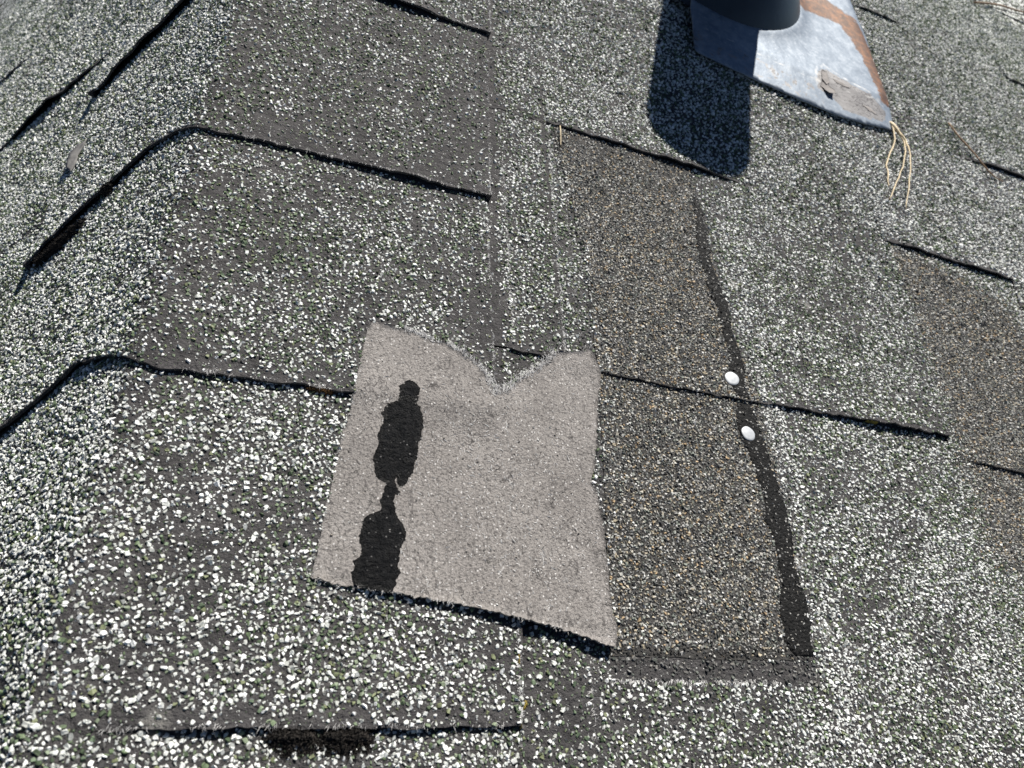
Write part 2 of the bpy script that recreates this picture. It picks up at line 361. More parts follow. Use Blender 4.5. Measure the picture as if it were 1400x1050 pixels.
main(.041, .376, .468, L=.262, cov=.85, white=.75, lift=-.0012)
for k in range(4):
    main(-.05, .042, .688+.22*k, L=.262, cov=.6); main(.0425, .37+.03*(k % 2), .690+.22*k, L=.262, cov=.8)
# -- right slope, columns further out
C2L = [(-.6, .345), (-.2, .3325), (-.0717, .3345), (.0204, .3498), (.172, .3692), (.2251, .3692), (.45, .3735), (1.6, .376)]
C2R = [(-.6, .52), (0, .516), (.1755, .5175), (.2208, .529), (.45, .535), (.66, .572), (1.6, .575)]
main(C2L, C2R, -.438, L=.262, cov=.8)
B3 = main(C2L, C2R, -.218, L=.262, kind='brown', cov=.95)
B2 = main(C2L, C2R, [(.35, .0030), (.372, .0029), (.417, .0013), (.53, .0013)], L=.262, kind='brown', cov=.97, lift=[(.35, -.0012), (.366, -.0012), (.374, .0010), (.45, .0010), (.53, .0008)])
main(C2L, C2R, [(.37, .2255), (.43, .2235), (.5282, .2208), (.55, .2208)], L=.262, cov=.9, white=.8, lift=[(.368, -.0012), (.376, .0008), (.40, .0028), (.46, .0032), (.52, .0024), (.53, .0010)])
main(C2L, C2R, .446, L=.262, cov=.85, white=.66, lift=-.0012)
main(C2L, C2R, [(.37, .667), (.5026, .6684), (.575, .671)], L=.262, cov=.82, white=.62, lift=[(.49, -.0014), (.51, .0022), (.55, .0024), (.566, .0010), (.572, -.0010)])
main(C2L, C2R, .89, L=.262, cov=.8, white=.6, lift=-.001); main(C2L, C2R, 1.11, L=.262, cov=.8, white=.6)
C3L = [(a, b_+.0003) for a, b_ in C2R]; C3R = [(-.6, .75), (.3, .742), (.64, .752), (1.6, .76)]
for v0, lf in ((-.034, None), (.186, None), (.4066, [(.54, -.0014), (.565, -.0008), (.585, .0026), (.66, .0030), (.70, .001)]), (.627, -.0012), (.847, -.001), (1.067, None)):
    main(C3L, C3R, v0, L=.262, cov=.84, white=.62 if v0 > .3 else .8, lift=lf)
C4L = [(a, b_+.0003) for a, b_ in C3R]; C4R = 1.0
for v0, lf in ((-.02, None), (.2, None), (.42, None), (.6405, [(.745, .0020), (.80, .0020), (.82, -.001), (.9, -.001)]), (.86, None), (1.08, None)):
    main(C4L, C4R, v0, L=.262, cov=.84, white=.6, lift=lf)
for v0 in (.1, .32, .54, .76, .98, 1.2): main(1.0015, 1.3, v0, L=.262, cov=.8, white=.6); main(1.3015, 1.6, v0+.02, L=.262, cov=.8, white=.6)
# -- hip caps, from the eaves up
capR = lambda v0: [(v0-.1, -.0025), (v0, -.0035), (v0+.04, -.0010), (v0+.2, -.001)]
cap(-.345, -.002, [(-.4, .001), (0, .001)], .85, .78, .003)
cap(-.1795, [(-.2, -.0055), (-.1789, -.0030), (-.17, -.0012), (-.1443, -.0008), (.02, -.001)], [(-.36, -.0016), (-.18, -.0022), (-.165, -.0012), (-.14, .0014), (-.08, .0010), (-.01, .0006)], .80, .76, .008)
cap(-.0215, [(-.05, -.010), (.13, -.0125), (.2, -.0125)], [(-.36, .0016), (-.27, .0024), (-.24, .0018), (-.20, .0006), (-.16, .0008), (-.09, .0016), (-.01, .001)], .60, .56, .010)
cap(.1462, [(.14, -.0105), (.1486, -.0108), (.28, -.0090), (.4, -.009)], [(-.36, .0030), (-.33, .0034), (-.26, .0018), (-.21, .0006), (-.18, .0006), (-.12, .0016), (-.05, .0024), (-.012, .0018)], .44, .46, .012)
cap(.3348, [(.33, -.0064), (.6, -.007)], [(-.37, .004), (-.28, .0040), (-.21, .001), (-.15, .0014), (-.06, .0026), (-.01, .001)], .62, .58, .008)
for k in range(1, 6): cap(.3348+.1665*k, -.006, [(-.37, .003), (-.28, .003), (-.19, .001), (-.06, .002), (-.01, .001)], .62, .58, .008)
N_ROOF = len(PIECES)
# -- brown repair shingles laid over the first column
TARB = dict(L=.262)
br_l = [(-.165, .0425), (-.145, .0470), (-.06, .0540), (.0203, .0588), (.0354, .0580), (.128, .0595), (.17, .052), (.2286, .0455), (.3, .044)]
br_r = [(-.165, .1715), (-.1421, .1722), (-.06, .1795), (-.0288, .1800), (.02, .1790), (.0719, .1725), (.15, .1690), (.2116, .1680), (.3, .168)]
BR1 = Piece(br_l, br_r, [(.04, -.1475), (.08, -.1470), (.133, -.1460), (.18, -.1450)], .182, .0014, .0014, lift=-.0003, thick=.0008, kind='brown', cov=1., bare=.0, name='repair_shingle', edge_noise=.0005)
BR2 = Piece(br_l, br_r, [(.05, .0208), (.1163, .0197), (.18, .0197)], .262, .0018, .0014, thick=.0008, kind='brown', cov=1., bare=.0, name='repair_shingle', lift=[(.05, .0000), (.12, .0004), (.18, .0002)])
OVER = PIECES[N_ROOF:]; BR1.closed = True

TAR_EDGE_L = [(.2116, .1640), (.1929, .1630), (.1736, .1610), (.1559, .1585), (.134, .158), (.1192, .1590), (.1019, .1620), (.0845, .1625), (.0678, .1655), (.0498, .1625), (.0360, .1590), (.0210, .1605), (.0110, .1590), (.0052, .1560), (-.0190, .1600), (-.0310, .1620), (-.0380, .1640), (-.0560, .1655), (-.0640, .1610), (-.0800, .1640), (-.0980, .1645), (-.1190, .1575), (-.1360, .1555), (-.1430, .1610)]
TAR_EDGE_R = [(.2116, .1680), (.1929, .1705), (.1640, .1680), (.1350, .1660), (.1129, .1720), (.1000, .1730), (.0820, .1705), (.0620, .1710), (.0460, .1735), (.0300, .1700), (.0120, .1745), (.0000, .1750), (-.0210, .1770), (-.0320, .1775), (-.0480, .1800), (-.0560, .1805), (-.0860, .1755), (-.1000, .1765), (-.1130, .1765), (-.1290, .1755), (-.1430, .1715)]

PATCH = None
def top_height(s, v, pieces=None):
    h = np.full(np.shape(s), -.0058); w = np.full(np.shape(s), -1)
    s = np.asarray(s, float); v = np.asarray(v, float); wv = wave(s, v)
    for i, p in enumerate(pieces if pieces is not None else PIECES):
        k = np.nonzero(p.inside(s, v))[0]
        if not len(k): continue
        hh = p.h(s[k], v[k], wv[k]); u_ = hh > h[k]; h[k[u_]] = hh[u_]; w[k[u_]] = i
    return h, w

# ------------------------------------------------------------------ building the roof
G = np.stack(np.meshgrid(np.linspace(-1.8, 1.62, 172), np.linspace(-.5, 1.75, 113)), -1)
V = fold(G[..., 0].ravel(), G[..., 1].ravel(), -.0058)
V2 = fold(G[..., 0].ravel(), G[..., 1].ravel(), -.028)
idx = np.arange(172*113).reshape(113, 172)
Fq = np.stack([idx[:-1, :-1], idx[:-1, 1:], idx[1:, 1:], idx[1:, :-1]], -1).reshape(-1, 4)
off = len(V); rim = []
for a_, b_ in ((idx[0, :-1], idx[0, 1:]), (idx[1:, -1][::1], None)):
    pass
def rimq(path): return np.stack([path[1:], path[:-1], path[:-1]+off, path[1:]+off], -1)
Fq = np.concatenate([Fq, Fq[:, ::-1]+off, rimq(idx[0]), rimq(idx[:, -1]), rimq(idx[-1][::-1]), rimq(idx[::-1, 0])])
roof = mesh_obj('roof', np.concatenate([V, V2]), Fq, M_ASPH, base=(0, 0, 0)); tag(roof, kind='structure')
roof['label'] = 'hip of an old roof under weathered white and green granule shingles'

def build_sheet(p, parent, matl):
    vs = np.linspace(-.5, 1.7, 80)
    vb0 = float(np.mean(p.vb(np.linspace(np.min(p.sl(vs)), np.max(p.sr(vs)), 20))))
    s0 = float(np.min(p.sl(np.array([vb0, vb0+p.L])))); s1 = float(np.max(p.sr(np.array([vb0, vb0+p.L]))))
    x, y, z = view(fold(np.array([s0, s1, (s0+s1)/2, s0, s1]), np.array([vb0, vb0, vb0+p.L/2, vb0+p.L, vb0+p.L])))
    st = .0035 if (z.min() < .75) else .012
    nu = int(np.clip((s1-s0)/st, 4, 130)); nv = int(np.clip(p.L/(st*1.6), 5, 50))
    a = np.linspace(0, 1, nu+1); bq = np.linspace(0, 1, nv+1)**1.5
    A, B = np.meshgrid(a, bq)
    vv = vb0+B*p.L; S = p.sl(vv)+A*(p.sr(vv)-p.sl(vv))
    S = S+np.where((A == 0) | (A == 1), 1, 0)*.0006*(fbm(vv, A*3, .006, p.seed)-.5)*2
    Vv = p.vb(S)+B*p.L+(1-B)**6*p.en*2*(fbm(S, 0*S, .006, p.seed+5)-.5)*1.6+(1-B)**6*.0011*(fbm(S, 0*S, .03, p.seed+9)-.5)
    h = p.h(S, Vv)
    far = sstep(.85, 1.15, view(fold(S.ravel(), Vv.ravel(), h.ravel()))[2])
    T = fold(S.ravel(), Vv.ravel(), h.ravel()); hb = h-p.thick; hb = np.where((A == 0) | (A == 1), np.minimum(hb, -.0062), hb); hb = np.where((B == 0) & p.closed, np.minimum(hb, -.0055), hb)
    Bm = fold(S.ravel(), Vv.ravel(), hb.ravel())
    ix = np.arange(A.size).reshape(A.shape); o = A.size
    Ft = np.stack([ix[:-1, :-1], ix[:-1, 1:], ix[1:, 1:], ix[1:, :-1]], -1).reshape(-1, 4)
    rq = lambda q: np.stack([q[1:], q[:-1], q[:-1]+o, q[1:]+o], -1)
    F = np.concatenate([Ft, Ft[:, ::-1]+o, rq(ix[0]), rq(ix[:, -1]), rq(ix[-1][::-1]), rq(ix[::-1, 0])])
    ob = mesh_obj(p.name, np.concatenate([T, Bm]), F, matl, parent=parent, fattr={'far': np.concatenate([far, far])})
    return ob

for p in PIECES[:N_ROOF]:
    p.gp = p.ob = build_sheet(p, roof, M_BROWN if p.kind == 'brown' else M_ASPH)
BRLAB = ['lower brown granule repair shingle with black tar down its right edge, below the thin joint',
         'upper brown granule repair shingle with tar strip, tucked under the tab by the pipe shadow']
for p, lb in zip(OVER, BRLAB):
    c0 = (.11, float(p.vb(.11)), float(p.h(np.array(.11), np.array(p.vb(.11)))))
    p.ob = thing('repair_shingle', c0, lb, 'shingle')
    p.name = 'granule_sheet'; sh = p.gp = build_sheet(p, p.ob, M_BROWN)
    # tar strip following the right edge
    v0, v1 = (-.143, .0185) if p is BR1 else (.0215, .2110)
    el, er = ipl(TAR_EDGE_L), ipl(TAR_EDGE_R); vs = np.arange(v0, v1, .0022)
    jl = .0034*(fbm(vs, 0*vs, .007, 41, 4)-.5)*2-(.0012 if p is BR2 else 0); jr = .0028*(fbm(vs, 0*vs, .007, 47, 4)-.5)*2
    p.tar = np.concatenate([np.stack([er(vs)+jr, vs], -1), np.stack([el(vs)+jl, vs], -1)[::-1]])
    P2, tr, nr = cdt(p.tar, .0022, 5)
    d = poly_dist(P2[:, 0], P2[:, 1], [tuple(q) for q in p.tar])
    hh = p.h(P2[:, 0], P2[:, 1])+.0001+.0003*sstep(0, .003, d)+.0005*(fbm(P2[:, 0], P2[:, 1], .003, 55)-.3)
    V, F = slab(P2, tr, nr, hh, .0012, 0)
    mesh_obj('tar_strip', V, F, M_SEAL, parent=p.ob, smooth=True)

# ------------------------------------------------------------------ the felt patch over the hip cap edge
PATCH_O = [(-0.0848,0.0208), (-0.0825,0.0233), (-0.0756,0.0239), (-0.0659,0.0221), (-0.0545,0.0207), (-0.0481,0.0180), (-0.0404,0.0177), (-0.0330,0.0133), (-0.0256,0.0093), (-0.0190,0.0037), (-0.0148,-0.0019), (-0.0123,-0.0101), (-0.0038,-0.0047), (0.0056,0.0061), (0.0152,0.0131), (0.0234,0.0221), (0.0286,0.0275), (0.0385,0.0296), (0.0488,0.0335), (0.0541,0.0363), (0.0562,0.0318), (0.0594,0.0194), (0.0584,0.0107), (0.0554,0.0014), (0.0529,-0.0204), (0.0489,-0.0445), (0.0450,-0.0558), (0.0489,-0.0610), (0.0488,-0.0738), (0.0499,-0.0873), (0.0481,-0.1200), (0.0482,-0.1259), (0.0487,-0.1320), (0.0483,-0.1415), (0.0471,-0.1447), (0.0317,-0.1406), (0.0142,-0.1357), (-0.0035,-0.1340), (-0.0228,-0.1304), (-0.0420,-0.1282), (-0.0647,-0.1254), (-0.0813,-0.1243), (-0.0924,-0.1232), (-0.1009,-0.1212), (-0.0986,-0.1063), (-0.0972,-0.0903), (-0.0953,-0.0715), (-0.0932,-0.0514), (-0.0903,-0.0342), (-0.0887,-0.0163), (-0.0870,0.0012), (-0.0858,0.0126)]
STREAK = [(-0.0637,-0.0122), (-0.0589,-0.0117), (-0.0552,-0.0156), (-0.0557,-0.0226), (-0.0540,-0.0281), (-0.0515,-0.0326), (-0.0529,-0.0367), (-0.0520,-0.0409), (-0.0537,-0.0484), (-0.0560,-0.0596), (-0.0569,-0.0665), (-0.0603,-0.0725), (-0.0629,-0.0725), (-0.0646,-0.0684), (-0.0652,-0.0708), (-0.0627,-0.0763), (-0.0648,-0.0785), (-0.0647,-0.0868), (-0.0620,-0.0914), (-0.0590,-0.0962), (-0.0599,-0.0999), (-0.0614,-0.1047), (-0.0611,-0.1107), (-0.0616,-0.1162), (-0.0623,-0.1221), (-0.0645,-0.1249), (-0.0682,-0.1255), (-0.0735,-0.1249), (-0.0804,-0.1244), (-0.0827,-0.1210), (-0.0825,-0.1193), (-0.0820,-0.1135), (-0.0800,-0.1089), (-0.0805,-0.1020), (-0.0792,-0.0958), (-0.0786,-0.0910), (-0.0753,-0.0880), (-0.0722,-0.0869), (-0.0715,-0.0812), (-0.0701,-0.0734), (-0.0739,-0.0700), (-0.0761,-0.0652), (-0.0765,-0.0584), (-0.0751,-0.0517), (-0.0753,-0.0476), (-0.0738,-0.0415), (-0.0730,-0.0358), (-0.0744,-0.0325), (-0.0719,-0.0282), (-0.0663,-0.0249), (-0.0665,-0.0200), (-0.0656,-0.0153)]
pp = resample(PATCH_O, .0016, .00034, 3); _t = [q for q in range(len(pp)) if -.02 < pp[q, 1] and -.083 < pp[q, 0] < .057]
pp[_t, 1] += .0030*(fbm(pp[_t, 0], 0*pp[_t, 0], .006, 13, 3)-.5)
k = pp[:, 1] > -.05
P2, tr, nr = cdt(pp, .0034, 9)
_gs = np.arange(-.14, .10, .0015); _gv = np.arange(-.18, .075, .0015); _GS, _GV = np.meshgrid(_gs, _gv)
_H = top_height(_GS.ravel(), _GV.ravel())[0].reshape(_GS.shape)
for _k in range(3):                                                # the stiff sheet spans the hollows: grow, then smooth
    _H = np.maximum.reduce([np.roll(np.roll(_H, a, 0), b_, 1) for a in (-1, 0, 1) for b_ in (-1, 0, 1)])
for _k in range(60):
    _H = (_H+np.roll(_H, 1, 0)+np.roll(_H, -1, 0)+np.roll(_H, 1, 1)+np.roll(_H, -1, 1))/5
def bil(H, s, v):
    x = np.clip((s-_gs[0])/.0015, 0, len(_gs)-1.001); y = np.clip((v-_gv[0])/.0015, 0, len(_gv)-1.001); a = x.astype(int); b_ = y.astype(int); x = x-a; y = y-b_
    return (H[b_, a]*(1-x)+H[b_, a+1]*x)*(1-y)+(H[b_+1, a]*(1-x)+H[b_+1, a+1]*x)*y
_CR = [-.1012, -.0819, -.0430, -.0049, .0299, .0452]
def patch_h(s, v):
    h = np.maximum(bil(_H, s, v), top_height(s, v)[0])+.0016
    q = np.clip(v-np.interp(s, [-.11, .05], PBL), 0, 1)
    lf = np.interp(s, [-.10, -.07, -.03, -.005, .02, .047], [.0016, .0014, .0016, .0026, .0036, .0038])
    h = h+lf*np.exp(-q/.020)+.0017*(fbm(s, v, .028, 71)-.5)+.0005*(fbm(s, v, .010, 77)-.5)
    h = h-.0013*np.exp(-np.clip(s-PLE(v), 0, 1)/.0035)                      # the left edge is pressed down
    h = h+.0006*np.exp(-((s-(-.0035+.02*(v+.05)**2))/.0016)**2)+.0005*np.exp(-((s-.0335)/.0015)**2)   # the cap edge and joint telegraph through
    return h
_lo = [p for p in PATCH_O if p[1] < -.105]
PBL = (np.interp(-.11, *zip(*sorted([(p[0], p[1]) for p in _lo]))), np.interp(.05, *zip(*sorted([(p[0], p[1]) for p in _lo]))))
_le = sorted([(p[1], p[0]) for p in PATCH_O if p[0] < -.075]); PLE = lambda v: np.interp(v, [q[0] for q in _le], [q[1] for q in _le])
ph = patch_h(P2[:, 0], P2[:, 1])
V, F = slab(P2, tr, nr, ph, .0016, 0)
pb = (-.02, -.13, float(patch_h(np.array([-.02]), np.array([-.13]))[0]))
patch = thing('felt_patch', pb, 'grey beige felt patch with torn notched top and black tar streak, across the cap edge', 'patch')
sheet = mesh_obj('felt_sheet', V, F, M_FELT, parent=patch, smooth=False)
for q in sheet.data.polygons: q.use_smooth = True
sp = resample(STREAK, .0008, .00022, 8); sp = sp+.0030*np.stack([fbm(sp[:, 1], sp[:, 0], .004, 14, 3)-.5, fbm(sp[:, 0], sp[:, 1], .004, 15, 3)-.5], -1)
S2, st_, sn = cdt(sp, .0009, 4)
d = poly_dist(S2[:, 0], S2[:, 1], [tuple(q) for q in sp])
sh = patch_h(S2[:, 0], S2[:, 1])+.0001+.0008*sstep(0, .0022, d)+.0016*(fbm(S2[:, 0], S2[:, 1], .0036, 91, 4)-.38)*sstep(0, .002, d)
V, F = slab(S2, st_, sn, sh, .0012, 0)
mesh_obj('tar_streak', V, F, M_TAR, parent=patch, smooth=True)
_pp = [tuple(q) for q in pp]

# ------------------------------------------------------------------ granules, grain by grain
PAL = {'w': [(.76, .77, .74), (.66, .675, .64), (.80, .80, .785), (.55, .565, .535), (.44, .45, .42)], 'g': [(.105, .148, .075), (.145, .19, .11), (.20, .24, .16), (.060, .088, .046), (.17, .19, .10), (.12, .165, .10)], 'k': [(.05, .049, .048), (.12, .118, .115), (.20, .198, .19), (.30, .30, .285)],
       'b': [(.052, .052, .053), (.115, .115, .11), (.21, .204, .19), (.31, .297, .27), (.35, .345, .33), (.175, .193, .165), (.08, .083, .08)], 't': [(.36, .31, .22), (.42, .36, .26), (.48, .45, .38), (.40, .29, .17), (.34, .305, .24)], 'bw': [(.48, .48, .45), (.28, .29, .26), (.62, .61, .58)]}
def templ(k, kt, seed):
    r = np.random.default_rng(seed); V = []
    for i in range(k):
        a = 2*math.pi*(i+r.uniform(-.38, .38))/k; q = r.uniform(.66, 1.18); V.append((q*math.cos(a), q*math.sin(a), -.25))
    ph = r.uniform(0, 6)
    for i in range(kt):
        a = ph+2*math.pi*(i+r.uniform(-.3, .3))/kt; q = r.uniform(.45, .92); V.append((q*math.cos(a), q*math.sin(a), r.uniform(.40, 1.0)))
    # side triangles by merging the two rings in angle order
    lo = sorted(range(k), key=lambda i: math.atan2(V[i][1], V[i][0])); hi = sorted(range(k, k+kt), key=lambda i: math.atan2(V[i][1], V[i][0]))
    ang = lambda i: math.atan2(V[i][1], V[i][0])
    F = []; i = j = 0
    while i < k or j < kt:
        la = ang(lo[i+1]) if i+1 < k else ang(lo[0])+2*math.pi; ha = ang(hi[j+1]) if j+1 < kt else ang(hi[0])+2*math.pi
        if j >= kt or (i < k and la <= ha): F.append((lo[i % k], lo[(i+1) % k], hi[j % kt])); i += 1
        else: F.append((lo[i % k], hi[(j+1) % kt], hi[j % kt])); j += 1
    for q in range(1, kt-1): F.append((hi[0], hi[q], hi[q+1]))
    return np.array(V), np.array(F)
T_NEAR = [templ(5, 4, 100+i) for i in range(22)]; T_FAR = [templ(4, 3, 200+i) for i in range(10)]; T_FINE = [templ(4, 3, 300+i) for i in range(10)]

def jgrid(x0, x1, y0, y1, c):
    a, b_ = np.meshgrid(np.arange(x0, x1, c), np.arange(y0, y1, c)); q = np.stack([a.ravel(), b_.ravel()], -1)
    return q+rng.uniform(-.55, .55, q.shape)*c
WORN = [(.385, .205), (.44, .195), (.49, .17), (.495, .10), (.46, .02), (.43, -.06), (.40, -.10), (.37, -.06), (.375, .02), (.385, .10)]
BARE_BLOBS = [(-.165, -.075, .018), (-.150, -.105, .022), (-.17, -.125, .02), (-.135, -.150, .014), (-.168, -.02, .020), (-.025, .05, .016), (-.02, .03, .02), (-.008, .06, .011), (-.05, .175, .03), (-.02, .19, .02), (-.10, .165, .022), (-.03, .24, .022), (-.15, .155, .018), (.05, .045, .012), (.045, .12, .010), (.045, .08, .010), (-.18, .10, .015), (-.08, .02, .012), (.02, -.17, .014), (.06, -.175, .012)]
STRIPES = [(-.0105, -.0040, .15, .34), (-.012, -.0055, -.02, .15), (-.0095, -.0030, .34, .6), (.0345, .0370, -.2, .3), (-.001, .003, -.21, -.138)]
def density(p, s, v):
    c = p.cov*np.ones(s.shape); q = v-p.vb(s)
    if p.kind == 'brown':
        c = c*np.where((p is BR1) & (q < .006), np.interp(q, [0, .006], [.65, 1.]), 1)
        c = c*np.where((p is BR2) & (v > .20), np.interp(v, [.20, .23], [1, .65]), 1)
        return c
    n1 = fbm(s, v, .035, 21, 3); n2 = fbm(s, v, .012, 27, 2)
    c = c*(.72+.70*sstep(.28, .62, n1*.65+n2*.35))
    for a, b_, r in BARE_BLOBS: c = c*(1-.60*np.exp(-((s-a)**2+(v-b_)**2)/(r*.75)**2)*(.5+n2))
    for a, b_, v0, v1 in STRIPES:
        c = np.where((s > a) & (s < b_) & (v > v0) & (v < v1), c*.16, c)
    c = c*np.where(q < p.bare, .30+.5*n2*(q/p.bare), 1)
    if p.name == 'cap_shingle':
        c = c*(1-.35*np.exp(-((s-SF+.004)/.010)**2)); k_ = sstep(SF+.022, SF-.026, s+.02*(n2-.5)); c = c*(1-k_)+k_*np.maximum(c*1.3, .85*(.6+.6*n2))
    else:
        s_j = s+.020*(n2-.5); v_j = v+.008*(n2-.5)
        c = np.where((s_j > .044) & (s_j < .166) & (v_j > -.158) & (v < -.146), np.interp(v, [-.158, -.153, -.147], [.14, .40, .9]), c)
        c = np.where((s > .175) & (s < .20) & (v > -.16) & (v < .19), np.maximum(c, 1.0), c)
    return c
def scatter(cell, rmin, rmax, fine, zlim, brown):
    pts = np.concatenate([jgrid(-1.05, .98, -.32, 1.15, cell)])
    P = fold(pts[:, 0], pts[:, 1]); x, y, z = view(P)
    k = (np.abs(x) < .84) & (np.abs(y) < .66) & (z > zlim[0]) & (z < zlim[1]); pts = pts[k]; z = z[k]
    k = ~in_poly(pts[:, 0], pts[:, 1], _pp) | (poly_dist(pts[:, 0], pts[:, 1], _pp) < .0008); pts = pts[k]; z = z[k]
    h, w = top_height(pts[:, 0], pts[:, 1])
    out = []
    for i, p in enumerate(PIECES):
        if (p.kind == 'brown') != brown: continue
        m_ = w == i
        if not m_.any(): continue
        s, v = pts[m_].T; c = density(p, s, v)
        if fine and not brown: c = .50+.30*c
        keep = rng.random(len(s)) < c
        # clear of the side edges of the piece and of what covers it
        q = v-p.vb(s)
        keep &= (q > .0006)
        if p in OVER: keep &= ~(in_poly(s, v, [tuple(q_) for q_ in p.tar]) & (rng.random(len(s)) < (.58 if p is BR1 else .42)))
        for a_, b_ in ((.1598, .0352), (.1636, -.0055)): keep &= np.hypot(s-a_, v-b_) > .0066
        if not keep.any(): continue
        s, v, hh, zz = s[keep], v[keep], h[m_][keep], z[m_][keep]
        out.append((i, s, v, hh, zz))
    return [(i, s, v, hh, zz, rmin, rmax, fine) for i, s, v, hh, zz in out]
def colours(p, s, v, fine):
    n = len(s); u_ = rng.random(n); cl = np.zeros((n, 3)); pick = lambda key, m_: np.array(PAL[key])[rng.integers(0, len(PAL[key]), m_.sum())]
    if p.kind == 'brown':
        ch = np.where(u_ < .62, 0, np.where(u_ < .84, 1, 2))
        if not p.full and p in OVER:
            ch[in_poly(s, v, [tuple(q) for q in p.tar]) & (rng.random(n) < .985)] = 0
        for a, key in enumerate(('b', 't', 'bw')): cl[ch == a] = pick(key, ch == a)
        if p not in OVER:                                          # a worn patch, not a clean panel
            dd = np.where(in_poly(s, v, WORN), 0, poly_dist(s, v, WORN)); b_ = rng.random(n) > np.exp(-(dd/.022)**2)
            cl[b_] = np.where((rng.random(b_.sum()) < .6)[:, None], pick('w', b_), pick('g', b_))
        if p is BR1:
            b_ = (v-p.vb(s) < .005) & (rng.random(n) < .6); cl[b_] = np.array([.028, .027, .026])
        if p in OVER:
            b_ = rng.random(n) < .22*np.exp(-np.abs(s-p.sl(v))/.007); cl[b_] = pick('w', b_)
            t_ = in_poly(s, v, [tuple(q) for q in p.tar]); cl[t_ & (cl.mean(1) < .2)] = (.007, .0068, .0067)
    else:
        wf = np.clip(p.white-.06+.5*(fbm(s, v, .03, 33, 2)-.5), .1, .95)
        if p.name == 'cap_shingle': wf = np.where(s < SF-.01+.02*(rng.random(n)-.5), np.maximum(wf, .66), wf)
        gfr = .44+.30*(fbm(s, v, .02, 39, 2)-.5)
        if p is T1 or p is T2: gfr = gfr+.15*np.exp(-((s-.178)/.010)**2); wf = wf+.18*np.exp(-((s-.186)/.014)**2)
        if fine: wf = wf*.70
        ch = np.where(u_ < wf, 0, np.where(u_ < wf+(1-wf)*(gfr+.45), 1, 2))
        for a, key in enumerate(('w', 'g', 'k')): cl[ch == a] = pick(key, ch == a)
        if p is T2:
            b_ = (s > .046) & (s < .172) & (v > -.158) & (v < -.146); cl[b_] = pick('b', b_)*.6
        if p is T1 or p is T2:                                     # brown grains spilt past the repair's edges
            dl = np.where((v > -.15) & (v < .24), np.minimum(np.abs(s-BR2.sl(v)), np.abs(s-BR2.sr(v))*1.8), 9)
            b_ = (rng.random(n) < .55*np.exp(-dl/.008)); cl[b_] = pick('b', b_)
    return cl*rng.uniform(.85, 1.1, (n, 1))
def grains(s, v, h, r, tmpl, flat, sink=0):
    n = len(s); ts, tv, tn = frame(s); P = fold(s, v, h-sink)
    vi = rng.integers(0, len(tmpl), n); TV = np.array([t[0] for t in tmpl])[vi]                  # n,k,3
    a = rng.uniform(0, 2*math.pi, n); an = rng.uniform(.42, 1.0, n)
    X = TV[..., 0]*r[:, None]; Y = TV[..., 1]*(r*an)[:, None]; Z = TV[..., 2]*(r*flat)[:, None]
    ca, sa = np.cos(a)[:, None], np.sin(a)[:, None]; X, Y = X*ca-Y*sa, X*sa+Y*ca
    tx, ty = rng.normal(0, .30, (2, n)); Z = Z+X*tx[:, None]+Y*ty[:, None]
    W = P[:, None]+X[..., None]*ts[:, None]+Y[..., None]*tv[:, None]+Z[..., None]*tn[:, None]
    kv = TV.shape[1]; TF = [t[1] for t in tmpl]; nf = max(len(f) for f in TF)
    TFa = np.array([np.concatenate([f, f[:nf-len(f)]]) if len(f) < nf else f for f in TF])[vi]
    F = TFa+(np.arange(n)*kv)[:, None, None]
    return W.reshape(-1, 3), F.reshape(-1, 3), kv
jobs = []
jobs += scatter(.00190, .00070, .00186, False, (.1, .62), False)
jobs += scatter(.0025, .0011, .0025, False, (.62, 1.15), False)
jobs += scatter(.00215, .00030, .00066, True, (.1, .52), False)
jobs += scatter(.00150, .00072, .00172, False, (.1, .62), True)
jobs += scatter(.0019, .0009, .0020, False, (.62, 1.0), True)
acc = {}; ntri = 0
for i, s, v, hh, zz, r0, r1, fine in jobs:
    p = PIECES[i]; n = len(s)
    r = r0+(r1-r0)*rng.beta(1.6, 2.2, n)
    tm = T_NEAR if (not fine and zz.mean() < .62 and p.kind != 'brown') else T_FAR
    cl = colours(p, s, v, fine)
    if p in OVER:
        r = np.where(in_poly(s, v, [tuple(q) for q in p.tar]), r*.95, r)
        hh = np.where(in_poly(s, v, [tuple(q) for q in p.tar]), hh+.0001, hh)
    W, F, kv = grains(s, v, hh, r, tm, rng.uniform(.45, .95, n), .00005)
    A = acc.setdefault(i, [[], [], [], 0]); A[0].append(W); A[1].append(F+A[3]); A[2].append(np.repeat(cl, kv, 0)); A[3] += len(W); ntri += len(F)
for i, (W, F, cl, _) in acc.items():
    p = PIECES[i]
    o = mesh_obj('granules', np.concatenate(W), np.concatenate(F), M_GRAN, parent=p.gp, cols=np.concatenate(cl)); tag(o, kind='stuff')
# stray grit lying on the patch
q = jgrid(-.105, .06, -.15, .035, .0075); q = q[in_poly(q[:, 0], q[:, 1], _pp) & (poly_dist(q[:, 0], q[:, 1], _pp) > .002)]; q = q[rng.random(len(q)) < .45]; n = len(q)
W, F, kv = grains(q[:, 0], q[:, 1], patch_h(q[:, 0], q[:, 1]), rng.uniform(.00025, .00085, n), T_FAR, rng.uniform(.5, .9, n))
o = mesh_obj('stray_grit', W, F, M_GRAN, parent=patch, cols=np.repeat(np.array([(.04, .038, .036), (.08, .075, .07), (.5, .5, .48), (.03, .03, .03), (.16, .14, .12)])[rng.integers(0, 5, n)], kv, 0)); tag(o, kind='stuff')

